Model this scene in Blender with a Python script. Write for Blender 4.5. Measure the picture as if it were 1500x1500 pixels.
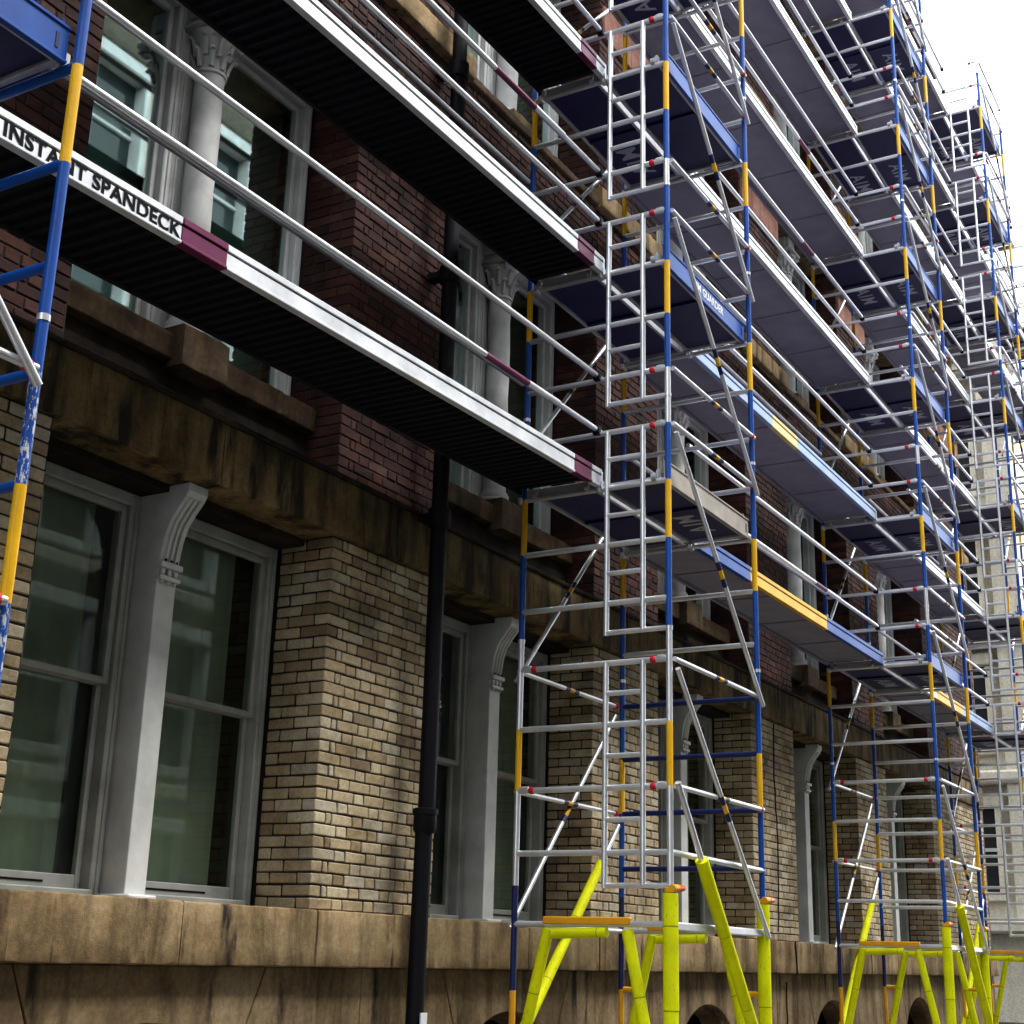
import bpy, math, random
from mathutils import Vector, Matrix
from math import radians, sin, cos, pi
random.seed(7)
for o in list(bpy.data.objects): bpy.data.objects.remove(o)
S = bpy.context.scene
COL = S.collection

# ------------------------------------------------------------------ camera
cam = bpy.data.cameras.new('camera'); camo = bpy.data.objects.new('camera', cam); COL.objects.link(camo)
cam.sensor_width = 36; cam.lens = 36*2095.1/1500; cam.clip_start = .05; cam.clip_end = 500
camo.location = (-10.282, -4.595, -0.798)
camo.rotation_euler = (radians(107.275), radians(-1.550), radians(-59.867))
S.camera = camo
S.render.resolution_x = 1024; S.render.resolution_y = 1024

# ------------------------------------------------------------------ sky and light (overcast day)
SUN_EL, SUN_AZ = radians(58), radians(152)      # azimuth from +Y, clockwise: behind the camera
w = bpy.data.worlds.new('World'); S.world = w; w.use_nodes = True
nt = w.node_tree; nt.nodes.clear()
sky = nt.nodes.new('ShaderNodeTexSky'); sky.sky_type = 'NISHITA'; sky.sun_disc = False
sky.sun_elevation = SUN_EL; sky.sun_rotation = SUN_AZ; sky.dust_density = 4; sky.air_density = 1.5
b1 = nt.nodes.new('ShaderNodeBackground'); b1.inputs[1].default_value = .1
b2 = nt.nodes.new('ShaderNodeBackground'); b2.inputs[0].default_value = (.88, .94, 1, 1); b2.inputs[1].default_value = 1.1
mx = nt.nodes.new('ShaderNodeMixShader'); mx.inputs[0].default_value = .88
wo = nt.nodes.new('ShaderNodeOutputWorld')
nt.links.new(sky.outputs[0], b1.inputs[0]); nt.links.new(b1.outputs[0], mx.inputs[1])
nt.links.new(b2.outputs[0], mx.inputs[2]); nt.links.new(mx.outputs[0], wo.inputs[0])
sl = bpy.data.lights.new('sun', 'SUN'); sl.energy = 1.5; sl.angle = radians(28); sl.color = (1, .97, .92)
slo = bpy.data.objects.new('sun', sl); COL.objects.link(slo)
sd = Vector((sin(SUN_AZ)*cos(SUN_EL), cos(SUN_AZ)*cos(SUN_EL), sin(SUN_EL)))
slo.rotation_euler = sd.to_track_quat('Z', 'Y').to_euler()
slo.location = (0, -20, 30)
S.view_settings.view_transform = 'Standard'; S.view_settings.look = 'None'
S.view_settings.exposure = 2.15; S.view_settings.gamma = 1
S.render.engine = 'CYCLES'
S.cycles.max_bounces = 5; S.cycles.diffuse_bounces = 1; S.cycles.glossy_bounces = 3; S.cycles.transparent_max_bounces = 12; S.cycles.caustics_reflective = False

# ------------------------------------------------------------------ materials
def newmat(name):
    m = bpy.data.materials.new(name); m.use_nodes = True
    t = m.node_tree; p = t.nodes['Principled BSDF']
    return m, t, p
def N(t, kind, **kw):
    n = t.nodes.new(kind)
    for k, v in kw.items(): setattr(n, k, v)
    return n
def ramp(t, stops):
    r = N(t, 'ShaderNodeValToRGB'); e = r.color_ramp.elements
    e[0].position, e[0].color = stops[0][0], (*stops[0][1], 1)
    e[1].position, e[1].color = stops[-1][0], (*stops[-1][1], 1)
    for pos, c in stops[1:-1]:
        x = e.new(pos); x.color = (*c, 1)
    return r
def noise(t, scale, vec=None, detail=5, rough=.6):
    n = N(t, 'ShaderNodeTexNoise'); n.inputs['Scale'].default_value = scale
    n.inputs['Detail'].default_value = detail; n.inputs['Roughness'].default_value = rough
    if vec: t.links.new(vec, n.inputs['Vector'])
    return n
def pos(t, sc=(1, 1, 1)):
    g = N(t, 'ShaderNodeNewGeometry'); mp = N(t, 'ShaderNodeMapping'); mp.inputs['Scale'].default_value = sc
    t.links.new(g.outputs['Position'], mp.inputs['Vector']); return mp.outputs[0]
def mixc(t, fac, a, b, mode='MIX'):
    m = N(t, 'ShaderNodeMix', data_type='RGBA', blend_type=mode)
    for i, v in ((0, fac), (6, a), (7, b)):
        if hasattr(v, 'links') or hasattr(v, 'is_linked'): t.links.new(v, m.inputs[i])
        elif i == 0: m.inputs[0].default_value = v
        else: m.inputs[i].default_value = (*v, 1)
    return m.outputs[2]
def bump(t, p, h, strength, dist=.01):
    b = N(t, 'ShaderNodeBump'); b.inputs['Strength'].default_value = strength; b.inputs['Distance'].default_value = dist
    t.links.new(h, b.inputs['Height']); t.links.new(b.outputs[0], p.inputs['Normal'])
def paint(name, c, rough=.4, metal=0, wear=None, wear_amt=.62, dirt=.25, spec=.28):
    m, t, p = newmat(name); v = pos(t)
    n1 = noise(t, 3.5, v); n2 = noise(t, 55, v, 3)
    r = ramp(t, [(.3, tuple(x*(1-dirt) for x in c)), (.65, c)]); t.links.new(n1.outputs[0], r.inputs[0])
    col = r.outputs[0]
    if wear:
        vs = pos(t, (60, 60, 22)); n3 = noise(t, 1, vs, 6, .7)
        rr = ramp(t, [(wear_amt, (0, 0, 0)), (wear_amt+.03, (1, 1, 1))]); t.links.new(n3.outputs[0], rr.inputs[0])
        col = mixc(t, rr.outputs[0], col, wear)
    t.links.new(col, p.inputs['Base Color'])
    rg = N(t, 'ShaderNodeMapRange'); rg.inputs[3].default_value = rough*.75; rg.inputs[4].default_value = min(1, rough*1.35)
    t.links.new(n2.outputs[0], rg.inputs[0]); t.links.new(rg.outputs[0], p.inputs['Roughness'])
    p.inputs['Metallic'].default_value = metal; p.inputs['Specular IOR Level'].default_value = spec
    bump(t, p, n2.outputs[0], .12, .002)
    return m
def stone(name, cols, streak=.55, moss=0, scale=1.6, bumps=.5, soot_shade=0):
    m, t, p = newmat(name); v = pos(t)
    n1 = noise(t, scale, v, 8, .65); n2 = noise(t, 26, v, 6, .7)
    r = ramp(t, [(.28, cols[0]), (.5, cols[1]), (.72, cols[2])]); t.links.new(n1.outputs[0], r.inputs[0])
    st = noise(t, 1, pos(t, (4.2, 4.2, .7)), 9, .62); st.inputs['Distortion'].default_value = .5
    r2 = ramp(t, [(.36, (.18, .15, .12)), (.56, (1, 1, 1))]); t.links.new(st.outputs[0], r2.inputs[0])
    col = mixc(t, streak, r.outputs[0], r2.outputs[0], 'MULTIPLY')
    r3 = ramp(t, [(.35, (.72, .7, .66)), (.65, (1.15, 1.12, 1.05))]); t.links.new(n2.outputs[0], r3.inputs[0])
    col = mixc(t, .9, col, r3.outputs[0], 'MULTIPLY')
    if moss:
        n4 = noise(t, 4.5, v, 8, .75); r4 = ramp(t, [(1-moss, (0, 0, 0)), (1-moss+.08, (1, 1, 1))])
        t.links.new(n4.outputs[0], r4.inputs[0]); col = mixc(t, r4.outputs[0], col, (.045, .055, .012))
    if soot_shade:
        n5 = noise(t, 1, pos(t, (4.5, 4.5, .8)), 8, .66); n5.inputs['Distortion'].default_value = .15
        r5 = ramp(t, [(.62-soot_shade*.3, (0, 0, 0)), (.70-soot_shade*.2, (1, 1, 1))]); t.links.new(n5.outputs[0], r5.inputs[0])
        col = mixc(t, r5.outputs[0], col, (.022, .016, .011))
    n6 = noise(t, 160, v, 3, .6); sm = N(t, 'ShaderNodeMath', operation='ADD'); t.links.new(n2.outputs[0], sm.inputs[0]); t.links.new(n6.outputs[0], sm.inputs[1])
    t.links.new(col, p.inputs['Base Color']); p.inputs['Roughness'].default_value = .9
    p.inputs['Specular IOR Level'].default_value = .15
    bump(t, p, sm.outputs[0], bumps, .009)
    return m
def brickm(name, cols, island, soot_shade=.4):
    m, t, p = newmat(name); v = pos(t)
    if island:
        g = N(t, 'ShaderNodeNewGeometry'); rnd = g.outputs['Random Per Island']
    else:
        g = N(t, 'ShaderNodeObjectInfo'); rnd = g.outputs['Random']
    r = ramp(t, [(i/(len(cols)-1), c) for i, c in enumerate(cols)]); t.links.new(rnd, r.inputs[0])
    n1 = noise(t, 2.2, v, 6, .65); n2 = noise(t, 45, v, 6, .75)
    r2 = ramp(t, [(.34, (soot_shade, soot_shade*.92, soot_shade*.86)), (.58, (1, 1, 1))]); t.links.new(n1.outputs[0], r2.inputs[0])
    col = mixc(t, .9, r.outputs[0], r2.outputs[0], 'MULTIPLY')
    r3 = ramp(t, [(.3, (.6, .57, .52)), (.62, (1.12, 1.1, 1.08))]); t.links.new(n2.outputs[0], r3.inputs[0])
    col = mixc(t, .85, col, r3.outputs[0], 'MULTIPLY')
    t.links.new(col, p.inputs['Base Color']); p.inputs['Roughness'].default_value = .88
    p.inputs['Specular IOR Level'].default_value = .25
    bump(t, p, n2.outputs[0], .6, .006)
    return m
def glassm(name, tint, ior, refl=(.9, 1, .96)):
    m, t, p = newmat(name); t.nodes.remove(p)
    out = t.nodes['Material Output']
    tr = N(t, 'ShaderNodeBsdfTransparent'); tr.inputs[0].default_value = (*tint, 1)
    gl = N(t, 'ShaderNodeBsdfGlossy'); gl.inputs['Roughness'].default_value = .015; gl.inputs[0].default_value = (*refl, 1)
    n = noise(t, .9, pos(t), 2); b = N(t, 'ShaderNodeBump'); b.inputs['Strength'].default_value = .012; b.inputs['Distance'].default_value = .02
    t.links.new(n.outputs[0], b.inputs['Height']); t.links.new(b.outputs[0], gl.inputs['Normal'])
    lw = N(t, 'ShaderNodeLayerWeight'); lw.inputs[0].default_value = .5
    pw = N(t, 'ShaderNodeMath', operation='POWER'); pw.inputs[1].default_value = ior[1]; t.links.new(lw.outputs['Facing'], pw.inputs[0])
    fr = N(t, 'ShaderNodeMath', operation='MULTIPLY_ADD'); fr.inputs[1].default_value = 1-ior[0]; fr.inputs[2].default_value = ior[0]; t.links.new(pw.outputs[0], fr.inputs[0])
    mxs = N(t, 'ShaderNodeMixShader'); t.links.new(fr.outputs[0], mxs.inputs[0])
    t.links.new(tr.outputs[0], mxs.inputs[1]); t.links.new(gl.outputs[0], mxs.inputs[2]); t.links.new(mxs.outputs[0], out.inputs[0])
    return m

BUFF = [(.24, .175, .105), (.42, .335, .205), (.52, .43, .275), (.45, .35, .215), (.60, .52, .36), (.48, .43, .33), (.36, .265, .145), (.55, .46, .29)]
RED = [(.028, .011, .010), (.055, .019, .015), (.08, .03, .021), (.04, .015, .012), (.11, .05, .036)]
M = {
 'alu': paint('aluminium', (.74, .75, .78), .31, .65, wear=(.42, .42, .43), wear_amt=.66, dirt=.25, spec=.5),
 'alu_dull': paint('dull_aluminium', (.5, .5, .54), .45, .4, dirt=.35, spec=.5),
 'deckwhite': paint('deck_edge_aluminium', (.78, .80, .84), .4, .35, wear=(.45, .45, .47), wear_amt=.66, dirt=.32),
 'blue': paint('blue_paint', (.004, .066, .34), .38, wear=(.45, .46, .48), wear_amt=.72),
 'blueworn': paint('worn_blue_paint', (.004, .066, .34), .4, wear=(.55, .56, .57), wear_amt=.53),
 'navy': paint('navy_paint', (.006, .014, .085), .42, wear=(.2, .2, .22), wear_amt=.74),
 'yellow': paint('yellow_paint', (.84, .45, .004), .4, wear=(.16, .10, .04), wear_amt=.70),
 'orange': paint('orange_yellow_paint', (.80, .36, .01), .42, wear=(.2, .13, .06), wear_amt=.70),
 'foam': paint('yellow_foam', (.79, .81, .002), .6, wear=(.34, .33, .05), wear_amt=.62, dirt=.25, spec=.12),
 'foamband': paint('tape_dark', (.30, .30, .01), .6),
 'red': paint('red_plastic', (.55, .012, .03), .35, dirt=.1),
 'redorange': paint('orange_red_plastic', (.75, .09, .01), .35, dirt=.1),
 'maroon': paint('maroon_paint', (.13, .012, .06), .35, dirt=.2),
 'black': paint('black_paint', (.0035, .0035, .006), .55, dirt=.3, spec=.12),
 'ply': paint('navy_plywood', (.024, .022, .10), .55, dirt=.4),
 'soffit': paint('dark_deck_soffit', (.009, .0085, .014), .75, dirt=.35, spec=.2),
 'soffit_glare': paint('glare_lightened_soffit', (.30, .285, .37), .75, dirt=.2, spec=.2),  # soffit of the right-hand decks, glare put into its lighter grey
 'blue_highlight': paint('blue_highlight_edge', (.34, .45, .70), .45), 'yellow_highlight': paint('yellow_highlight_edge', (.80, .60, .27), .45),  # deck edge blue and yellow paled, highlights put into the colour
 'greytoe': paint('weathered_grey_board', (.42, .38, .34), .7, dirt=.35),
 'white': paint('white_paint', (.74, .75, .73), .5, wear=(.36, .35, .32), wear_amt=.70, dirt=.28),
 'offwhite': paint('aged_white_paint', (.76, .755, .73), .6, wear=(.4, .38, .35), wear_amt=.68, dirt=.35),
 'frame': paint('window_frame_paint', (.42, .43, .40), .5, wear=(.22, .22, .2), wear_amt=.66, dirt=.4),
 'print': paint('black_print', (.004, .004, .005), .7, dirt=.05, spec=.05),
 'wprint': paint('white_print', (.75, .75, .78), .5, dirt=.1),
 'pprint': paint('faded_print', (.50, .50, .58), .6, dirt=.2),
 'reflection_sheet': paint('teal_reflection', (.40, .56, .50), .8, dirt=.2),  # teal of the glass reflections put into this colour
 'curtain': paint('pale_curtain', (.21, .24, .195), .9, dirt=.2),
 'room': paint('room_wall', (.05, .055, .05), .9),
 'mortar': paint('dark_mortar', (.016, .012, .009), .95, dirt=.4),
 'mortar_red': paint('dark_mortar_upper', (.034, .019, .016), .95, dirt=.4),
 'stone': stone('ochre_sandstone', [(.035, .024, .013), (.17, .122, .056), (.29, .215, .105)], .8, .32, soot_shade=.42),
 'stone_sill': stone('buff_sandstone', [(.10, .064, .032), (.27, .19, .10), (.40, .305, .185)], .75, .28, soot_shade=.12),
 'stone_base': stone('base_sandstone', [(.10, .066, .036), (.23, .163, .092), (.34, .26, .165)], .75, .2, soot_shade=.15),
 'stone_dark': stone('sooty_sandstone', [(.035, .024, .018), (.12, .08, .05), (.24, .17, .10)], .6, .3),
 'soot_shade': stone('soot_shade_stone', [(.010, .008, .007), (.026, .019, .014), (.06, .043, .026)], .6, .3),  # near-black stone: soot, plus the shade of the recess in its colour
 'stone_cream': stone('cream_stone', [(.76, .70, .58), (.86, .81, .70), (.90, .87, .79)], .2, 0, .6),
 'stone_opp': stone('pale_stone', [(.60, .55, .47), (.74, .69, .60), (.80, .76, .68)], .25, 0, .6),
 'terracotta': stone('pink_terracotta', [(.24, .11, .08), (.36, .18, .14), (.44, .26, .21)], .5, 0, 3),
 'brick': brickm('buff_brick', BUFF, False), 'brick_i': brickm('buff_brick_far', BUFF, True),
 'redbrick': brickm('red_brick', RED, True, .16), 'redbrick_o': brickm('red_brick_near', RED, False),
 'glass': glassm('window_glass', (.92, .97, .92), (.028, 4.5)), 'glass_up': glassm('upper_window_glass', (.80, .92, .88), (.40, 2.5), (.84, 1, .97)),
 'glass_dark': paint('dark_glass', (.03, .035, .04), .08),
 'asphalt': stone('asphalt', [(.035, .035, .036), (.05, .05, .05), (.065, .063, .06)], .2, 0, 4),
 'paving': stone('paving', [(.17, .16, .15), (.24, .23, .21), (.30, .28, .26)], .2, 0, 2),
 'leaf': paint('dead_leaf', (.022, .026, .018), .8),
 'awning': paint('orange_awning', (.55, .11, .02), .7), 'tarp': paint('blue_tarp', (.10, .24, .42), .6),
}

# ------------------------------------------------------------------ mesh builder
class MB:
    def __init__(s): s.v = []; s.f = []; s.m = []; s.slots = []
    def mi(s, mat):
        if mat not in s.slots: s.slots.append(mat)
        return s.slots.index(mat)
    def add(s, vs, fs, mat):
        o = len(s.v); s.v += [tuple(x) for x in vs]; k = s.mi(mat)
        for f in fs: s.f.append(tuple(o+i for i in f)); s.m.append(k)
        return s
    def box(s, x0, x1, y0, y1, z0, z1, mat):
        return s.add([(x0,y0,z0),(x1,y0,z0),(x1,y1,z0),(x0,y1,z0),(x0,y0,z1),(x1,y0,z1),(x1,y1,z1),(x0,y1,z1)],
              [(0,3,2,1),(4,5,6,7),(0,1,5,4),(1,2,6,5),(2,3,7,6),(3,0,4,7)], mat)
    def cbox(s, x0, x1, y0, y1, z0, z1, mat, c=.006, j=0):
        """box with chamfered edges"""
        R = lambda: random.uniform(-j, j) if j else 0
        c = min(c, (x1-x0)*.3, (y1-y0)*.3, (z1-z0)*.3)
        vs = []; X = (x0, x1); Y = (y0, y1); Z = (z0, z1)
        idx = {}
        for a in (0, 1):
            for b in (0, 1):
                for d in (0, 1):
                    dx, dy, dz = R(), R(), R()
                    sx, sy, sz = (1-2*a)*c, (1-2*b)*c, (1-2*d)*c
                    base = (X[a]+dx, Y[b]+dy, Z[d]+dz)
                    idx[a,b,d,'x'] = len(vs); vs.append((base[0], base[1]+sy, base[2]+sz))
                    idx[a,b,d,'y'] = len(vs); vs.append((base[0]+sx, base[1], base[2]+sz))
                    idx[a,b,d,'z'] = len(vs); vs.append((base[0]+sx, base[1]+sy, base[2]))
        I = lambda a, b, d, k: idx[a, b, d, k]
        fs = [(I(0,0,0,'x'),I(0,0,1,'x'),I(0,1,1,'x'),I(0,1,0,'x')), (I(1,0,0,'x'),I(1,1,0,'x'),I(1,1,1,'x'),I(1,0,1,'x')),
              (I(0,0,0,'y'),I(1,0,0,'y'),I(1,0,1,'y'),I(0,0,1,'y')), (I(0,1,0,'y'),I(0,1,1,'y'),I(1,1,1,'y'),I(1,1,0,'y')),
              (I(0,0,0,'z'),I(0,1,0,'z'),I(1,1,0,'z'),I(1,0,0,'z')), (I(0,0,1,'z'),I(1,0,1,'z'),I(1,1,1,'z'),I(0,1,1,'z'))]
        for b in (0,1):
            for d in (0,1): fs.append((I(0,b,d,'y'),I(1,b,d,'y'),I(1,b,d,'z'),I(0,b,d,'z')))
        for a in (0,1):
            for d in (0,1): fs.append((I(a,0,d,'x'),I(a,1,d,'x'),I(a,1,d,'z'),I(a,0,d,'z')))
        for a in (0,1):
            for b in (0,1): fs.append((I(a,b,0,'x'),I(a,b,1,'x'),I(a,b,1,'y'),I(a,b,0,'y')))
        for a in (0,1):
            for b in (0,1):
                for d in (0,1): fs.append((I(a,b,d,'x'),I(a,b,d,'y'),I(a,b,d,'z')))
        return s.add(vs, fs, mat)
    def rblock(s, x0, x1, y0, y1, z0, z1, mat, c=.014, step=.06):
        """weathered stone block: uneven chamfered arrises along x"""
        n = max(2, int((x1-x0)/step)); U = random.uniform; vs = []; L = 10
        for i in range(n+1):
            x = x0+(x1-x0)*i/n; e = .3 if i in (0, n) else 0
            a, b = c*U(.5, 1.0)+e*c, c*U(.5, 1.0)+e*c
            if U(0, 1) < .05: a *= 1.9
            if U(0, 1) < .05: b *= 1.9
            f = lambda k=.0022: U(-k, k)
            sy = e*c
            sec = [(y1, z0), (y0+b+sy, z0+f()), (y0+b*.35+sy, z0+b*.4), (y0+f()+sy, z0+b), (y0+f()+sy, z0+(z1-z0)*.35), (y0+f()+sy, z0+(z1-z0)*.67), (y0+f()+sy, z1-a), (y0+a*.35+sy, z1-a*.4), (y0+a+sy, z1+f()), (y1, z1)]
            vs += [(x, y, z) for y, z in sec]
        fs = [(i*L+k, i*L+(k+1) % L, (i+1)*L+(k+1) % L, (i+1)*L+k) for i in range(n) for k in range(L)]
        fs += [tuple(range(L))[::-1], tuple(range(n*L, n*L+L))]
        return s.add(vs, [f[::-1] for f in fs], mat)
    def tube(s, p0, p1, r, mat, n=10, caps=True, r1=None):
        p0 = Vector(p0); p1 = Vector(p1); d = (p1-p0).normalized(); r1 = r if r1 is None else r1
        a = d.orthogonal().normalized(); b = d.cross(a)
        vs = []
        for p, q in ((p0, r), (p1, r1)):
            for i in range(n):
                t = 2*pi*i/n; vs.append(p+a*cos(t)*q+b*sin(t)*q)
        fs = [(i, (i+1) % n, n+(i+1) % n, n+i) for i in range(n)]
        if caps: fs += [tuple(range(n))[::-1], tuple(range(n, 2*n))]
        return s.add(vs, fs, mat)
    def bands(s, p0, p1, r, cuts, n=10):
        """tube with colour bands; cuts = [(t_end, material), ...] along 0..1"""
        p0 = Vector(p0); p1 = Vector(p1); t0 = 0
        for k, (t1, mat) in enumerate(cuts):
            s.tube(p0.lerp(p1, t0), p0.lerp(p1, t1), r, mat, n, caps=(k in (0, len(cuts)-1)))
            t0 = t1
        return s
    def path(s, pts, r, mat, n=8):
        pts = [Vector(p) for p in pts]; vs = []; up = None
        for i, p in enumerate(pts):
            d = (pts[min(i+1, len(pts)-1)]-pts[max(i-1, 0)]).normalized()
            a = d.orthogonal().normalized() if up is None else (up-d*up.dot(d)).normalized()
            up = a; b = d.cross(a)
            for k in range(n): vs.append(p+a*cos(2*pi*k/n)*r+b*sin(2*pi*k/n)*r)
        fs = [(i*n+k, i*n+(k+1) % n, (i+1)*n+(k+1) % n, (i+1)*n+k) for i in range(len(pts)-1) for k in range(n)]
        fs += [tuple(range(n))[::-1], tuple(range((len(pts)-1)*n, len(pts)*n))]
        return s.add(vs, fs, mat)
    def lathe(s, cx, cy, prof, mat, n=20, mod=None):
        """prof = [(r, z)...]; mod(theta, z) scales the radius"""
        vs = []
        for r, z in prof:
            for i in range(n):
                t = 2*pi*i/n; q = r*(mod(t, z) if mod else 1); vs.append((cx+cos(t)*q, cy+sin(t)*q, z))
        L = len(prof)
        fs = [(i*n+k, i*n+(k+1) % n, (i+1)*n+(k+1) % n, (i+1)*n+k) for i in range(L-1) for k in range(n)]
        fs += [tuple(range(n))[::-1], tuple(range((L-1)*n, L*n))]
        return s.add(vs, fs, mat)
    def prism(s, poly, axis, a0, a1, mat):
        """poly of 2D points in the two remaining axes, extruded along axis from a0 to a1"""
        n = len(poly)
        def P(q, a): return {'x': (a, q[0], q[1]), 'y': (q[0], a, q[1]), 'z': (q[0], q[1], a)}[axis]
        vs = [P(q, a0) for q in poly]+[P(q, a1) for q in poly]
        fs = [(i, (i+1) % n, n+(i+1) % n, n+i) for i in range(n)]+[tuple(range(n))[::-1], tuple(range(n, 2*n))]
        return s.add(vs, fs, mat)
    def mesh(s, name, smooth=True):
        me = bpy.data.meshes.new(name); me.from_pydata(s.v, [], s.f)
        for k in s.slots: me.materials.append(M[k])
        me.polygons.foreach_set('material_index', s.m)
        if smooth:
            me.polygons.foreach_set('use_smooth', [True]*len(me.polygons))
            me.update(); me.set_sharp_from_angle(angle=radians(38))
        me.update(); return me
    def build(s, name, parent=None, smooth=True):
        return put(name, s.mesh(name, smooth), parent)
def put(name, me, parent=None, loc=None):
    o = bpy.data.objects.new(name, me); COL.objects.link(o)
    if parent is not None: o.parent = parent
    if loc: o.location = loc
    return o
def thing(name, label, cat, loc=(0, 0, 0), group=None):
    o = bpy.data.objects.new(name, None); o.empty_display_size = .2; COL.objects.link(o)
    o.location = loc; return tag(o, label, cat, group)
def tag(o, label, cat, group=None):
    o['label'] = label; o['category'] = cat
    if group: o['group'] = group
    return o
def struct(o): o['kind'] = 'structure'; return o
def stuff(o): o['kind'] = 'stuff'; return o
def bevel(o, wdt, seg=2):
    m = o.modifiers.new('bevel', 'BEVEL'); m.width = wdt; m.segments = seg; m.limit_method = 'ANGLE'; return o
_txt = {}
def text_mesh(body, size, mat, bold=.0, space=1.0):
    key = (body, size, mat)
    if key in _txt: return _txt[key]
    cu = bpy.data.curves.new('lettering', 'FONT'); cu.body = body; cu.size = size; cu.extrude = .001; cu.offset = bold
    cu.align_x = 'CENTER'; cu.align_y = 'CENTER'; cu.space_character = space
    o = bpy.data.objects.new('tmp', cu); COL.objects.link(o)
    dg = bpy.context.evaluated_depsgraph_get(); dg.update()
    me = bpy.data.meshes.new_from_object(o.evaluated_get(dg)); bpy.data.objects.remove(o)
    me.materials.clear(); me.materials.append(M[mat]); _txt[key] = me; return me
def letters(me, parent, c, rx, up):
    o = put('lettering', me, parent); rx = Vector(rx); up = Vector(up); nz = rx.cross(up)
    m = Matrix((rx, up, nz)).transposed().to_4x4(); m.translation = Vector(c); o.matrix_local = m; return o

# ------------------------------------------------------------------ the setting
GZ = -2.4
g = MB().box(-120, 160, -120, 160, GZ-.3, GZ-.12, 'asphalt').build('road'); struct(g)
pv = MB()
pv.box(-40, 19.6, -1.6, 1.9, GZ-.12, GZ, 'paving'); struct(pv.build('pavement'))
pv = MB(); pv.box(-40, 40, -14, -8.2, GZ-.12, GZ, 'paving'); struct(pv.build('pavement'))

# ------------------------------------------------------------------ the brick building
PITCH, M0, HW = 4.22, -3.57, 1.35
BAYS = [M0+PITCH*i for i in range(-1, 5)]          # mullion centres
NB = 6                                            # bays with windows
YB, YF = 1.70, 2.20                               # brick face, window frame face
XEND = 18.4
bld = thing('brick_building', 'tall old brick and sandstone building with white columned windows behind the scaffolding', 'building', (0, 0, 0))
piers = [(BAYS[0]-HW-1.52, BAYS[0]-HW)]+[(BAYS[i]+HW, BAYS[i]+PITCH-HW) for i in range(NB-1)]+[(BAYS[NB-1]+HW, XEND)]
Z_SILL, Z_LINT = -.53, 2.137
FLOORS = [  # (bottom of brick, string bottom, string top next floor, sill top, window head)
    dict(b=2.60, sill=3.17, head=5.95, top=6.93),
    dict(b=7.18, sill=7.27, head=10.0, top=10.93),
    dict(b=11.18, sill=11.30, head=14.0, top=14.93),
    dict(b=15.18, sill=15.25, head=17.2, top=18.0)]

def brick_rows(x0, x1, z0, z1, nrow, side=True, u=None):
    """yields bricks (x0,x1,y0,y1,z0,z1) of a Flemish bond face with a left return; joints included"""
    W = x1-x0; n12 = round(W/.1267); u = W/n12; h = (z1-z0)/nrow; jt = .012
    for r in range(nrow):
        za = z0+r*h+jt/2; zb = z0+(r+1)*h-jt/2
        seq = []
        if r % 2: seq = [1, .5]; pat = [2, 1]
        else: pat = [2, 1]
        k = 0
        while sum(seq) < n12-.01:
            seq.append(min(pat[k % 2], n12-sum(seq))); k += 1
        x = x0
        for i, s_ in enumerate(seq):
            xa, xb = x+jt/2, x+s_*u-jt/2; x += s_*u
            if i == 0: xa = x0
            if xb-xa < .012: continue
            dep = .12
            if i == 0 and side: dep = .12 if not r % 2 else .245
            yield (xa, xb, YB+random.uniform(-.003, .003), YB+dep, za, zb)
        if side:
            y = YB+(.12 if not r % 2 else .245)+jt
            for L in ((.245, .12) if not r % 2 else (.245,)):
                ye = min(y+L, YF-.005)
                if ye-y < .03: break
                yield (x0+random.uniform(-.003, .003), x0+.12, y, ye-jt, za, zb); y = ye
buff_single, buff_rest, red_rest, red_single = [], [], [], []
CAMP = Vector(camo.location)
pier_obj = {}
for pi_, (x0, x1) in enumerate(piers):
    co = MB().box(x0+.009, x1, YB+.009, 3.6, Z_SILL, Z_LINT-.003, 'mortar').build('pier', bld, False)
    pier_obj[pi_] = co
    for b in brick_rows(x0, x1, Z_SILL+.004, Z_LINT-.004, 32):
        (buff_single if pi_ == 1 else buff_rest).append(b)
# the 300 bricks that show largest stay single, the others are joined
buff_single.sort(key=lambda b: (Vector((b[0], b[2], b[4]))-CAMP).length - (0 if b[1] < -.98 else -50))
buff_rest += buff_single[300:]; buff_single = buff_single[:300]
cache = {}
for b in buff_single:
    key = (round(b[1]-b[0], 3), round(b[3]-b[2], 2))
    var = random.randint(0, 5)
    if (key, var) not in cache:
        dx, dy, dz = (b[1]-b[0])/2, (b[3]-b[2])/2, (b[5]-b[4])/2
        cache[key, var] = MB().cbox(-dx, dx, -dy, dy, -dz, dz, 'brick', .0065, .0036).mesh('brick', False)
    o = put('brick', cache[key, var], pier_obj[1], ((b[0]+b[1])/2, (b[2]+b[3])/2, (b[4]+b[5])/2))
    o.rotation_euler = (random.gauss(0, .006), random.gauss(0, .004), random.gauss(0, .006))
mb = MB()
for b in buff_rest: mb.cbox(*b, 'brick_i', .006, .003)
stuff(mb.build('brickwork', bld, False))

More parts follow.
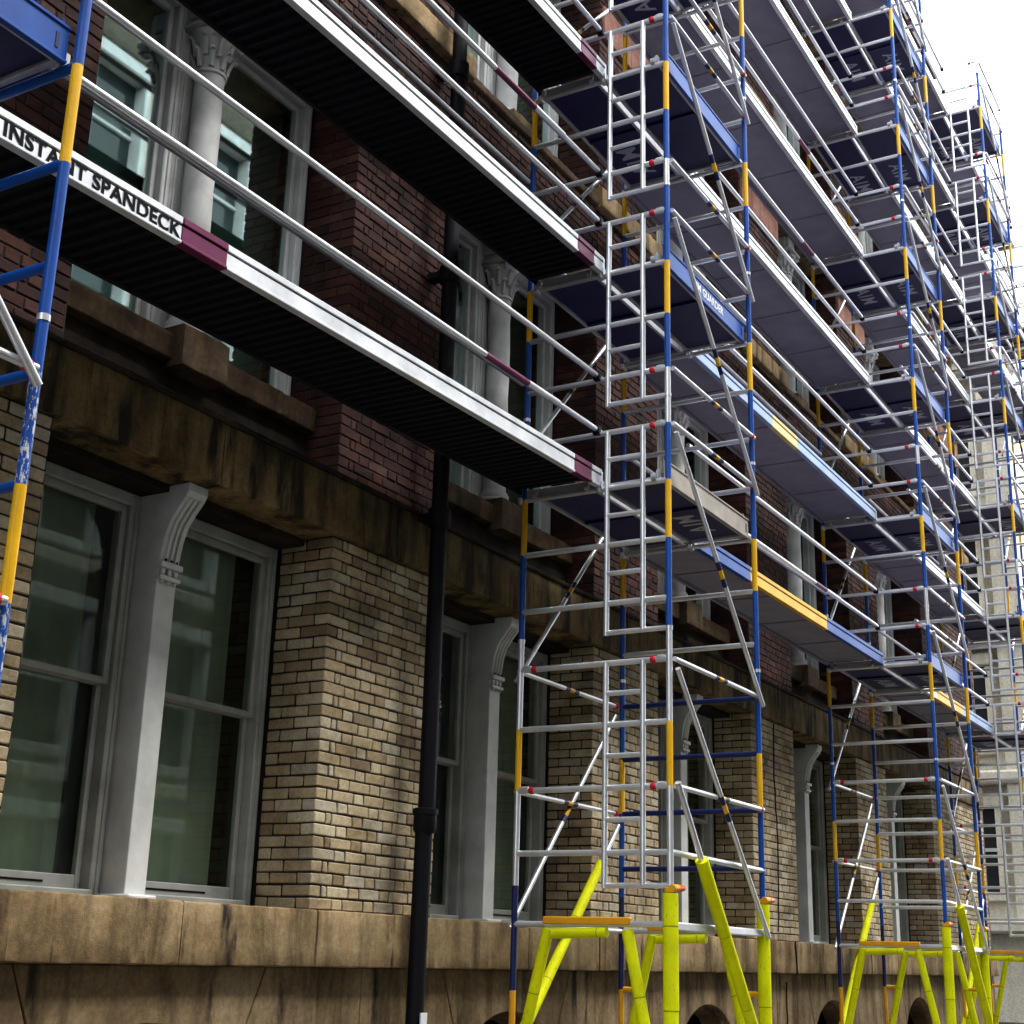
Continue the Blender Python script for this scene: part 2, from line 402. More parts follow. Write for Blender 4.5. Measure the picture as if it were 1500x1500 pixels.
mbr = MB()
for fi, F in enumerate(FLOORS):
    nr = round((F['top']-F['b'])/.0833)
    for pi_, (x0, x1) in enumerate(piers):
        MB().box(x0+.009, x1, YB+.009, 3.6, F['b']-.3 if fi == 0 else F['b'], F['top']-.002, 'mortar_red').build('pier', bld, False)
        for b in brick_rows(x0, x1, F['b']+.003, F['top']-.003, nr): mbr.cbox(*b, 'redbrick', .0055, .003)
    z0 = F['head']+.34; nr = round((F['top']-z0)/.0833)
    for i in range(NB):
        xa, xb = BAYS[i]-HW, BAYS[i]+HW
        MB().box(xa, xb, YB+.009, 3.6, z0, F['top']-.002, 'mortar_red').build('spandrel_wall', bld, False)
        for b in brick_rows(xa+.004, xb-.004, z0+.003, F['top']-.003, nr, False): mbr.cbox(*b, 'redbrick', .0055, .003)
stuff(mbr.build('brickwork', bld, False))

def sblock(name, x0, x1, y0, y1, z0, z1, mat, c=.014, parent=bld):
    return MB().rblock(x0+.0045, x1-.0045, y0, y1, z0, z1, mat, c).build(name, parent, True)

XL = piers[0][0]
# sill course, lintel course, string courses, cornice: one block after another
for i in range(NB):
    m = BAYS[i]
    sblock('sill_stone', m-HW+.04, m, 1.585, 2.34, -.90, Z_SILL, 'stone_sill')
    sblock('sill_stone', m, m+HW-.04, 1.585, 2.34, -.90, Z_SILL, 'stone_sill')
    sblock('lintel_stone', m-PITCH/2+.0, m+.06, 1.655, 2.16, Z_LINT, 2.565, 'stone', .012)
    sblock('lintel_stone', m+.06, m+PITCH/2, 1.655, 2.16, Z_LINT, 2.565, 'stone', .012)
    MB().box(m-HW-.02, m+HW+.02, 1.97, 2.42, 2.085, Z_LINT-.003, 'soot_shade').build('window_head', bld)
    # panel below the first floor sill, recess shade put into its black
    MB().box(m-HW-.02, m+HW+.02, 2.02, 3.6, 2.14, 2.99, 'soot_shade').build('panel', bld)
for x0, x1 in piers:
    sblock('sill_stone', x0-.04, x1+.04 if x1 < XEND else x1, 1.575, 2.3, -.90, Z_SILL, 'stone_sill')
sblock('lintel_stone', BAYS[NB-1]+PITCH/2, XEND, 1.655, 2.16, Z_LINT, 2.565, 'stone', .012)
# ledge above the lintel, mossy
x = XL
while x < XEND-.1:
    x2 = min(x+1.9, XEND); sblock('ledge_stone', x, x2, 1.635, 2.06, 2.568, 2.605, 'soot_shade', .01); x = x2
for F in FLOORS[:3]:
    z = F['top']
    for x0, x1 in piers:
        n = 1 if x1-x0 < 2 else 2
        for k in range(n):
            xa = x0-.05+(x1-x0+.1)*k/n; xb = x0-.05+(x1-x0+.1)*(k+1)/n
            sblock('string_stone', xa, xb, 1.62, 2.0, z+.003, z+.247, 'stone_sill', .02)
    for i in range(NB): sblock('string_stone', BAYS[i]-HW+.05, BAYS[i]+HW-.05, 1.66, 2.0, z+.003, z+.10, 'stone_dark', .02)
x = XL
while x < XEND-.1:
    x2 = min(x+1.6, XEND)
    sblock('cornice_stone', x, x2, 1.56, 3.6, 18.35, 18.5, 'stone_dark', .03); sblock('cornice_stone', x, x2, 1.62, 3.6, 18.0, 18.345, 'stone_dark', .03); x = x2
# terracotta panels on the upper piers
for x0, x1 in piers:
    for z in (9.14, 13.1): sblock('terracotta_panel', x0+.05, (x0+x1)/2, 1.665, 1.72, z, z+.42, 'terracotta', .015); sblock('terracotta_panel', (x0+x1)/2, x1-.05, 1.665, 1.72, z, z+.42, 'terracotta', .015)
MB().box(XL, XEND, 3.6, 9, GZ, 18.2, 'room').build('rear_wall', bld)
MB().box(XEND-.001, XEND+.25, 1.74, 9, GZ, 18.0, 'stone_dark').build('end_wall', bld)
MB().box(XL, XEND, 2.3, 3.6, 2.14, 2.2, 'room').build('floor_slab', bld)
MB().box(XL, XEND, 2.3, 3.6, -.9, -.56, 'room').build('floor_slab', bld)
for F in FLOORS: MB().box(XL, XEND, 2.34, 3.6, F['sill']-.28, F['sill']-.12, 'room').build('floor_slab', bld)
MB().box(-46, XL-.002, 1.70, 9, GZ, 18.2, 'stone_dark').build('light_block_wing', bld)  # unseen block added to cut light on the left-facing sides
MB().box(XL, XEND, 1.8, 9, 18.2, 18.34, 'stone_dark').build('roof', bld)

# basement wall with wide arched openings
AW, AH, AZ = .86, .72, -1.95
def arch_pts(m, a0, a1, n): return [(m+AW*cos(a0+(a1-a0)*k/n), AZ+AH*sin(a0+(a1-a0)*k/n)) for k in range(n+1)]
for i in range(NB):
    m = BAYS[i]-.10; jx = 1.04
    tj = math.acos(.74/AW)
    key = [(m-jx, -.903), (m+jx, -.903)]+arch_pts(m, tj, pi-tj, 14)
    bevel(MB().prism([(a, b) for a, b in key], 'y', 1.70, 2.05, 'stone_base').build('arch_stone', bld, False), .008)
    for s_ in (-1, 1):
        pts = arch_pts(m, tj, 0, 8) if s_ > 0 else arch_pts(m, pi-tj, pi, 8)
        xe = m+s_*PITCH/2-.003*s_
        poly = [(m+s_*(jx+.014), -.903)]+[(p[0]+.012*s_, p[1]) for p in pts]+[(pts[-1][0]+.012*s_, GZ), (xe, GZ), (xe, -.903)]
        bevel(MB().prism(poly, 'y', 1.70, 2.05, 'stone_base').build('wall_stone', bld, False), .008)
    ring = MB(); A = arch_pts(m, 0, pi, 24)
    for k in range(24):
        a, b = A[k], A[k+1]
        na = (m+(a[0]-m)*.955, AZ+(a[1]-AZ)*.92); nb_ = (m+(b[0]-m)*.955, AZ+(b[1]-AZ)*.92)
        ring.add([(a[0],1.80,a[1]),(b[0],1.80,b[1]),(nb_[0],1.80,nb_[1]),(na[0],1.80,na[1]),(a[0],2.0,a[1]),(b[0],2.0,b[1]),(nb_[0],2.0,nb_[1]),(na[0],2.0,na[1])],
                 [(0,1,2,3),(3,2,6,7),(0,4,5,1)], 'stone_dark')
    ring.build('arch_ring', bld)
    MB().box(m-AW-.1, m+AW+.1, 2.3, 2.36, GZ, -1.0, 'glass_dark').build('basement_window', bld)
MB().box(BAYS[NB-1]+PITCH/2-.10, XEND, 1.70, 2.05, GZ, -.903, 'stone_base').build('wall_stone', bld)
MB().box(XL, XEND, 2.06, 2.3, -1.1, -.905, 'stone_dark').build('basement_head', bld)

# ---- windows
def window(x0, x1, z0, z1, yf, zmid, gl, fm='frame', fw=.075, curtain=False, single=False):
    mb = MB()
    mb.cbox(x0, x0+fw, yf, yf+.16, z0, z1, fm, .008); mb.cbox(x1-fw, x1, yf, yf+.16, z0, z1, fm, .008)
    mb.cbox(x0+fw, x1-fw, yf+.002, yf+.16, z1-fw, z1, fm, .008); mb.cbox(x0+fw, x1-fw, yf-.03, yf+.16, z0, z0+.05, fm, .008)
    mb.cbox(x0+fw*.35, x0+fw*.6, yf-.012, yf+.02, z0+.02, z1-.02, fm, .003); mb.cbox(x1-fw*.6, x1-fw*.35, yf-.012, yf+.02, z0+.02, z1-.02, fm, .003)
    win = mb.build('window', bld, False)
    sw = .045
    for (a, b, yy, lo, hi) in (((z0+.05, z1-fw, yf+.06, .07, .05),) if single else ((z0+.05, zmid+.02, yf+.085, .085, .045), (zmid-.02, z1-fw, yf+.035, .045, .05))):
        s2 = MB(); xa, xb = x0+fw, x1-fw
        s2.cbox(xa, xa+sw, yy, yy+.045, a, b, fm, .006); s2.cbox(xb-sw, xb, yy, yy+.045, a, b, fm, .006)
        s2.cbox(xa+sw, xb-sw, yy+.001, yy+.045, a, a+lo, fm, .006); s2.cbox(xa+sw, xb-sw, yy+.001, yy+.045, b-hi, b, fm, .006)
        if lo > .08: s2.box(xa+.08, xb-.3, yy-.003, yy+.001, a+.03, a+.043, 'black')
        s2.build('sash', win, False)
        MB().box(xa+sw-.005, xb-sw+.005, yy+.02, yy+.026, a+lo-.005, b-hi+.005, gl).build('pane', win, False)
    if single: MB().box(x0+.02, x1-.02, yf+.30, yf+.31, z0, z1, 'reflection_sheet').build('reflection_sheet', win, False)  # added sheet that gives the panes their teal reflected tone
    elif curtain:
        for (ca, cb, amp) in curtain:
            c = MB(); n = 46; vs = []
            for k in range(n+1):
                xx = x0+(x1-x0)*(ca+(cb-ca)*k/n); dy = .010*sin(k*.55+ca*20)+.004*sin(k*1.3)+.006*sin(k*.21)
                vs += [(xx, yf+.24+dy, z0), (xx, yf+.24+dy*.7, z1+.02)]
            c.add(vs, [(2*k, 2*k+2, 2*k+3, 2*k+1) for k in range(n)], 'curtain'); c.build('curtain', win)
    return win
for i in range(NB):
    m = BAYS[i]
    cs = [[(.0, .86, 1)], [(.0, .84, 1)]] if i % 2 else [[(.0, .8, 1)], [(.0, .9, 1)]]
    window(m-HW+.015, m-.10, Z_SILL+.005, 2.08, YF, .815, 'glass', 'frame', .085, cs[0])
    window(m+.10, m+HW-.015, Z_SILL+.005, 2.08, YF, .815, 'glass', 'frame', .085, cs[1])
    # mullion board with a scrolled console at its head
    prof = [(2.42, Z_SILL), (2.02, Z_SILL), (2.0, Z_SILL+.03), (2.0, 1.56), (1.985, 1.66), (1.965, 1.78), (1.93, 1.88), (1.87, 1.965), (1.815, 2.03), (1.79, 2.075), (1.79, 2.13), (2.42, 2.13)]
    mu = bevel(MB().prism([(a, b) for a, b in prof][::-1], 'x', m-.09, m+.09, 'white').build('mullion', bld, False), .006)
    fl = MB()
    for dx in (-.045, 0, .045):
        fl.path([(m+dx, a-.006, b) for a, b in prof[3:9]], .014, 'white', 6)
    fl.build('bracket_flutes', mu)
    cp = MB(); cp.cbox(m-.10, m+.10, 1.955, 2.01, 1.575, 1.615, 'white', .006); cp.cbox(m-.095, m+.095, 1.965, 2.01, 1.495, 1.525, 'white', .004)
    for dx in (-.06, 0, .06): cp.cbox(m+dx-.018, m+dx+.018, 1.975, 2.005, 1.53, 1.572, 'white', .004); cp.lathe(m+dx, 1.985, [(.004, 1.47), (.013, 1.478), (.008, 1.495)], 'white', 8)
    for dx in (-.05, 0, .05): cp.lathe(m+dx, 1.975, [(.003, 1.618), (.010, 1.625), (.010, 1.632), (.003, 1.64)], 'black', 8)
    cp.build('bracket_cap', mu)
    MB().cbox(m-.125, m+.125, 1.93, 2.3, Z_SILL+.001, Z_SILL+.035, 'white', .012).build('mullion_base', mu, False)
    for fi, F in enumerate(FLOORS):
        z0, z1 = F['sill'], F['head']; zm = z0+(z1-z0)*.52
        sblock('window_sill', m-HW+.004, m+HW-.004, 1.935, 2.34, z0-.19, z0, 'stone_dark' if fi == 0 else 'stone_sill', .014)
        sblock('pedestal_stone', m-.23, m+.23, 1.84, 2.2, z0-.24, z0+.06, 'stone_dark' if fi == 0 else 'stone_sill', .014)
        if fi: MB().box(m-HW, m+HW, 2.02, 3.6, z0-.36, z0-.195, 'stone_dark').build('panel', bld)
        sblock('lintel_stone', m-HW+.004, m+.003, 1.70, 2.4, z1+.003, z1+.335, 'stone_sill'); sblock('lintel_stone', m+.003, m+HW-.004, 1.70, 2.4, z1+.003, z1+.335, 'stone_sill')
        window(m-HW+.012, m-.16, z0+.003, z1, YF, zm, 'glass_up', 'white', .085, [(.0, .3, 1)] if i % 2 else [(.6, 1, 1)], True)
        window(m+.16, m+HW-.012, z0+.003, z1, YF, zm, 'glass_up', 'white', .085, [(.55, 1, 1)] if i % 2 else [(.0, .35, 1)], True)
        if fi > 2: continue
        bk = MB(); bk.cbox(m-.165, m+.165, 2.19, 2.42, z0+.002, z1-.001, 'offwhite', .01)
        for dx in (-.15, .135): bk.cbox(m+dx, m+dx+.018, 2.175, 2.2, z0+.05, z1-.05, 'offwhite', .004)
        bk.cbox(m-.17, m+.17, 2.0, 2.2, z1-.16, z1-.002, 'offwhite', .01)
        bk.build('mullion', bld, False)
        zc = z1-.62
        pr_ = [(.105, z0+.2+(zc-z0-.2)*k/60) for k in range(61)]
        cl = MB().lathe(m, 2.08, pr_, 'offwhite', 24, lambda t, z: 1+.085*abs(sin(1.5*t-4.0*z))**.6).build('column', bld)
        MB().lathe(m, 2.08, [(.16, z0+.06), (.16, z0+.10), (.14, z0+.125), (.145, z0+.15), (.13, z0+.18), (.108, z0+.205)], 'offwhite', 24).build('column_base', cl)
        c = MB(); c.lathe(m, 2.08, [(.108, zc), (.125, zc+.01), (.125, zc+.03), (.108, zc+.045), (.112, zc+.12), (.13, zc+.22), (.165, zc+.30), (.185, zc+.335)], 'offwhite', 24)
        for ring_, (zr, rr, hh) in enumerate(((zc+.05, .115, .13), (zc+.14, .125, .15))):
            for k in range(8):
                t = 2*pi*(k+.5*ring_)/8
                c.path([(m+cos(t)*q, 2.08+sin(t)*q, zz) for q, zz in ((rr, zr), (rr+.012, zr+hh*.5), (rr+.03, zr+hh*.85), (rr+.055, zr+hh), (rr+.06, zr+hh*.85))], .02, 'offwhite', 6)
        for k in range(4):
            t = pi/4+k*pi/2
            cx, cy = m+cos(t)*.205, 2.08+sin(t)*.205
            pts = [(cx+cos(t)*.045*(1-a/9)*cos(a*.9), cy+sin(t)*.045*(1-a/9)*cos(a*.9), zc+.30+.045*(1-a/9)*sin(a*.9)) for a in range(9)]
            c.path(pts, .017, 'offwhite', 6)
        c.cbox(m-.20, m+.20, 1.88, 2.28, zc+.345, zc+.40, 'offwhite', .02); c.cbox(m-.14, m+.14, 1.95, 2.2, zc+.40, z1-.002, 'offwhite', .012)
        c.build('capital', cl)

# ---- downpipe, cables, weeds
dp = MB(); xp = -1.14
dp.tube((xp, 1.49, .2), (xp, 1.49, 18), .066, 'black', 20); dpo = dp.build('downpipe', bld)
lo = MB(); lo.tube((xp-.02, 1.49, .21), (xp-.05, 1.49, GZ), .066, 'black', 20); lo.build('lower_pipe', dpo)
sk = MB(); sk.lathe(xp-.012, 1.49, [(.075, .07), (.088, .09), (.088, .2), (.097, .205), (.097, .245), (.085, .25)], 'black', 20); sk.build('pipe_socket', dpo)
for z in (2.55, 4.7, 6.7, 8.7, 10.8):
    k = MB(); k.lathe(xp, 1.49, [(.08, z-.09), (.09, z-.08), (.09, z+.06), (.08, z+.07)], 'black', 20); k.box(xp-.05, xp+.05, 1.53, 1.69, z-.03, z+.03, 'black'); k.build('pipe_bracket', dpo)
MB().box(xp-.075, xp+.005, 1.408, 1.418, -1.42, -1.2, 'wprint').build('paper_tag', dpo)
def cable(pts, name='cable', r=.009):
    MB().path(pts, r, 'black', 6).build(name, bld)
rc = random.Random(3)
cable([(6.95+.03*sin(z*3)+rc.uniform(-.012, .012), 1.675, 2.1-.12*k) for k, z in enumerate([2.1-.12*k for k in range(22)])])
cable([(7.2+.05*k/9, 1.565, -.53-.042*k) for k in range(10)])
cable([(7.18+rc.uniform(-.01, .01), 1.685, -1.0-.1*k) for k in range(14)])

# ------------------------------------------------------------------ scaffold towers
W = 1.36; RP, RR = .0258, .0242
def post_mesh(z0, z1, style):
    """one 2 m frame post; local z from -.25 to 1.75"""
    A = {'alu': [(.5, 'alu'), (1.0, 'yellow'), (1.75, 'alu')],
         'blue': [(.5, 'blue'), (1.0, 'yellow'), (1.75, 'blue')],
         'mix': [(.5, 'blue'), (1.0, 'yellow'), (1.5, 'blue'), (1.75, 'alu')],
         'mix2': [(0, 'alu'), (.5, 'blue'), (1.0, 'yellow'), (1.75, 'blue')],
         'worn': [(.5, 'blueworn'), (1.0, 'yellow'), (1.5, 'blueworn'), (1.75, 'blue')]}[style]
    mb = MB(); a = z0
    for b, mt in A: mb.tube((0, 0, a), (0, 0, b), RP, mt, 14, caps=(a == z0)); a = b
    mb.tube((0, 0, 1.735), (0, 0, 1.765), RP+.004, 'alu', 14)
    return mb.mesh('post')
PM = {k: post_mesh(-.25, 1.75, k) for k in ('alu', 'blue', 'mix', 'mix2', 'worn')}
def rung_mesh(mat):
    mb = MB()
    for z in (0, .5, 1, 1.5): mb.tube((0, .012, z), (0, W-.012, z), RR, mat, 12)
    return mb.mesh('end_frame')
RM = {k: rung_mesh(k) for k in ('alu', 'blue', 'navy')}
lad = MB()
for y in (.555, .225): lad.tube((-.012, y, -.27 if y > .3 else -.25), (-.012, y, 1.5), RR*.95, 'alu', 10)
for z in (.25, .75, 1.25): lad.tube((-.012, .225, z), (-.012, .555, z), RR*.9, 'alu', 10)
lad.tube((-.006, 0, -.25), (-.012, .57, -.25), RR*.9, 'alu', 10)
LADM = lad.mesh('ladder')
def brace_mesh(L, dz):
    mb = MB(); p0, p1 = Vector((.03, 0, 0)), Vector((L-.03, 0, dz)); l = (p1-p0).length; b = .085/l
    mb.bands(p0, p1, .021, [(.5-1.5*b, 'alu'), (.5-.5*b, 'navy'), (.5+.5*b, 'yellow'), (.5+1.5*b, 'navy'), (1, 'alu')], 12)
    return mb.mesh('brace')
def clip_mesh():
    mb = MB(); mb.lathe(0, 0, [(.004, -.027), (.024, -.024), (.03, -.01), (.03, .01), (.024, .024), (.004, .027)], 'red', 12)
    return mb.mesh('clip')
CLIP = clip_mesh(); CLIPW = MB().lathe(0, 0, [(.004, -.04), (.022, -.035), (.026, 0), (.022, .035), (.004, .04)], 'alu', 12).mesh('clip')
DIAG = {}
def platform(t, X, L, z, flip, dull=False):
    """two hatch panels side by side, seen from below"""
    tm = text_mesh('AIM', .30, 'pprint', .004, 1.15)
    for (ya, yb) in ((.075, .655), (.70, 1.285)):
        p = MB(); p.box(X+.05, X+L-.05, ya+.03, yb-.03, z+.052, z+.066, 'ply'); po = p.build('platform', t)
        r = MB()
        for y in (ya, yb-.03): r.cbox(X-.02, X+L+.02, y, y+.03, z+.02, z+.095, 'alu_dull', .006)
        for xx in (X+.02, X+L*.47, X+L-.06): r.cbox(xx, xx+.04, ya+.031, yb-.031, z+.025, z+.05, 'navy' if xx > X+.3 and xx < X+L-.3 else 'alu_dull', .005)
        for xx in (X-.02, X+L+.02):
            for y in (ya+.04, yb-.04): r.tube((xx, y-.02, z+.03), (xx, y+.02, z+.03), .034, 'alu_dull', 10)
        r.build('platform_frame', po)
        if random.random() < .2: continue
        jx = random.uniform(-.06, .06)
        if flip: letters(tm, po, (X+L*.72+jx, (ya+yb)/2, z+.049), (1, 0, 0), (0, -1, 0))
        else: letters(tm, po, (X+L*.74+jx, (ya+yb)/2, z+.049), (-1, 0, 0), (0, 1, 0))
def toe(t, X, L, z, mat, txt=None):
    mb = MB(); mb.cbox(X+.035, X+L-.035, .038, .058, z+.005, z+.185, mat, .004)
    mb.cbox(X+.035, X+L-.035, .030, .064, z+.172, z+.192, mat, .004); mb.cbox(X+.035, X+L-.035, .030, .064, z-.002, z+.016, mat, .004)
    for xx in (X+.09, X+L-.11): mb.box(xx, xx+.018, .0345, .038, z+.05, z+.13, 'navy')
    o = mb.build('toe_board', t)
    if txt: letters(text_mesh(txt, .105, 'wprint', .003, 1.05), o, (X+L*.52, .0365, z+.095), (1, 0, 0), (0, 0, 1))
    e = MB(); e.cbox(X+.02, X+.04, .066, W-.07, z+.097, z+.25, mat, .004) if False else e.cbox(X+L-.055, X+L-.04, .075, W-.07, z+.10, z+.25, mat, .004); e.build('end_board', t)
def foam(mb, p0, p1, r=.056, gap=.62):
    p0, p1 = Vector(p0), Vector(p1); L = (p1-p0).length; d = (p1-p0)/L; s_ = 0
    while s_ < L-.01:
        e = min(s_+gap, L); mb.tube(p0+d*s_, p0+d*(e-.006), r*random.uniform(.96, 1.03), 'foam', 16)
        if e < L: mb.tube(p0+d*(e-.008), p0+d*(e+.004), r*.93, 'foamband', 16)
        s_ = e+.002
def tower(label, X, L, top, near, far, ladder, farblue=0, levels=(), flip=False, toes=None, group='scaffold towers along the facade', base=True, nearr='alu', lift0=0):
    t = thing('scaffold_tower', label, 'scaffold tower', (X, 0, GZ), group)
    inv = Matrix.Translation((-X, 0, -GZ))
    kids = []
    def own(o): kids.append(o); return o
    nl = 0
    while -.25+2*nl < top:
        zb = 2*nl
        for (xx, sty, isnear) in ((X, near, True), (X+L, far, False)):
            f = put('end_frame', RM[('navy' if X == 0 else 'blue') if (not isnear and nl < farblue) else 'alu'], t, (xx, 0, zb))
            s_f, s_w = sty(nl)
            put('post', PM[s_f], f); put('post', PM[s_w], f, (0, W, 0))
            if ladder and isnear: put('ladder', LADM, f)
        nl += 1
    # braces: horizontal pairs, guard rails on the street side, diagonals
    hb = brace_mesh(L, 0)
    zs = [.5, 1.5]+[l+d for l in levels for d in (.5, 1.0)]
    for z in zs:
        for y in (-.035, W+.035):
            if y > 1 and z > 2 and abs((z % 2)-1.5) > .1: continue
            b = put('brace', hb, t, (X, y, z))
            c = put('clip', CLIP, b, (L-.075, .005 if y < 0 else -.005, 0)); c.rotation_euler = (0, pi/2, .4)
            put('clip', CLIPW, b, (0, .10 if y < 0 else -.10, .012)).rotation_euler = (pi/2, 0, 0)
            put('clip', CLIP, b, (-.002, .17 if y < 0 else -.17, 0)).rotation_euler = (pi/2, 0, 0)
    if (L, 0) not in DIAG:
        for s_ in (-1, 1): DIAG[L, s_] = brace_mesh(L, 2.0*s_)
        DIAG[L, 0] = 1
    for n in range(nl+1):
        z = 1.5+2*n-.08
        if z-2 > top: break
        put('brace', DIAG[L, -1], t, (X, -.06, z))
        put('brace', DIAG[L, 1], t, (X, W+.06, z-2))
    for k, l in enumerate(levels):
        platform(t, X, L, l, flip)
        tm = toes(l) if toes else ('blue', None)
        if tm: toe(t, X, L, l, *tm)
    if base:
        rail = MB(); rail.tube((X, 0, 0), (X+L+.02, 0, -.02), RR, 'alu', 12); rail.build('bottom_rail', t)
        bb = MB()
        for xx in (X, X+L): bb.tube((xx, -.01, -.53), (xx, W+.02, -.55), RR, 'alu', 12)
        bb.cbox(X, X+L, -.03, .03, -.575, -.515, 'alu', .008); bb.box(X+L*.42, X+L*.55, -.033, .033, -.578, -.512, 'orange')
        bb.tube((X, W, -.55), (X+L, W, -.55), RR, 'alu', 12); bb.build('base_beam', t)
        for xx in (X, X+L):
            pf = MB(); pf.tube((xx, W, -.25), (xx, W, -1.05), RP, 'navy', 14); pf.tube((xx, W, -1.05), (xx, W, GZ), RP, 'orange', 14)
            pf.tube((xx, W, GZ), (xx, W, GZ+.02), .07, 'alu_dull', 14); bp_ = pf.build('base_post', t)
            pf = MB(); pf.tube((xx, 0, -.25), (xx, 0, GZ), RP, 'blue', 14); pf.build('base_post', t)
            if xx > X: pf = MB(); pf.tube((xx, W-.16, -1.05), (xx, W-.026, -1.05), RR, 'orange', 12); pf.build('base_rung', bp_); pf = MB(); pf.tube((xx, .05, -1.05), (xx, .30, -1.05), RR, 'orange', 12); pf.build('base_rung', bp_)
            pd = MB(); foam(pd, (xx, 0, GZ+.05), (xx, 0, -.30), .058, .6); pdo = pd.build('foam_sleeve', t)
            h = MB(); h.tube((xx-.04, -.03, -.272), (xx+.06, -.03, -.268), .03, 'orange', 14); h.tube((xx+.06, -.03, -.268), (xx+.17, -.03, -.262), .032, 'redorange', 14, r1=.022); h.cbox(xx-.035, xx+.035, -.036, .036, -.305, -.26, 'orange', .01); h.build('clamp_handle', pdo)
            # orange trestle with splayed padded legs
            tr = MB(); tr.cbox(xx-.03, xx+.03, .33, 1.09, -.545, -.485, 'orange', .008); tro = tr.build('trestle', t)
            for ya, yb in ((1.05, 1.50), (.36, -.02)):
                q = MB(); foam(q, (xx, ya, -.58), (xx, yb, GZ), .046, .5); q.build('trestle_leg', tro)
            q = MB(); foam(q, (xx-.02, 1.0, -.615), (xx-.02, .52, -.60), .04, .4); q.build('trestle_pad', tro)
        o1 = MB(); a, b = Vector((X+L-.03, W+.02, .39)), Vector((X-.80, W+.02, GZ)); o1.tube(a, a.lerp(b, .13), RR, 'alu', 12); foam(o1, a.lerp(b, .13), b, .046, .7); o1.build('outrigger', t)
        o2 = MB(); a, b = Vector((X-.02, -.075, .52)), Vector((X+2.26, -.115, GZ)); o2.tube(a, a.lerp(b, .19), RR, 'alu', 12); foam(o2, a.lerp(b, .19), b, .052, .7); o2.build('outrigger', t)
    else:
        for xx in (X, X+L):
            for y in (0, W): MB().tube((xx, y, -.25), (xx, y, GZ), RP, 'blue', 14).build('base_post', t)
    bpy.context.view_layer.update()
    for ch in t.children: ch.matrix_parent_inverse = inv
    return t

L1 = 1.95
tower('cut off scaffold tower at the left photo edge with scratched blue and yellow post', -8.44, L1, 5.5,
      lambda n: ('blue', 'blue'), lambda n: ('worn' if n == 0 else 'blue', 'blue'), False, 4, (3.0,), False, None, base=False)
T1 = tower('nearest full scaffold tower with built-in ladder and yellow foam padded base', 0, L1, 9.5,
      lambda n: (('alu', 'mix', 'mix2', 'mix2')[min(n, 3)], 'alu' if n == 0 else 'blue'), lambda n: ('blue', 'blue'), True, 1, (3.0, 5.0, 7.0, 9.0), False,
      lambda l: ('greytoe', None) if l < 4 else ('blue', 'AIM GUARDER' if l < 6 else None))
X2 = 8.26
tower('middle scaffold tower with plain rungs and yellow padded legs past the front tower', X2, L1, 17,
      lambda n: ('mix' if n == 1 else ('mix2' if n in (2, 3) else 'blue'), 'blue'), lambda n: ('blue', 'blue'), False, 0, (3., 5., 7., 9., 11., 13., 15.), True)
X3 = 14.65
tower('far scaffold tower with a ladder standing before the cream building', X3, L1, 15.4,
      lambda n: ('mix2' if n % 2 else 'blue', 'blue'), lambda n: ('blue', 'blue'), True, 0, (3., 5., 7., 9., 11., 13., 15.), True)

X4 = 20.75
tower('partly hidden scaffold tower beyond the brick building corner at the right edge', X4, L1, 14,
      lambda n: ('blue', 'blue'), lambda n: ('blue', 'blue'), False, 0, (11., 13.), True, base=False)

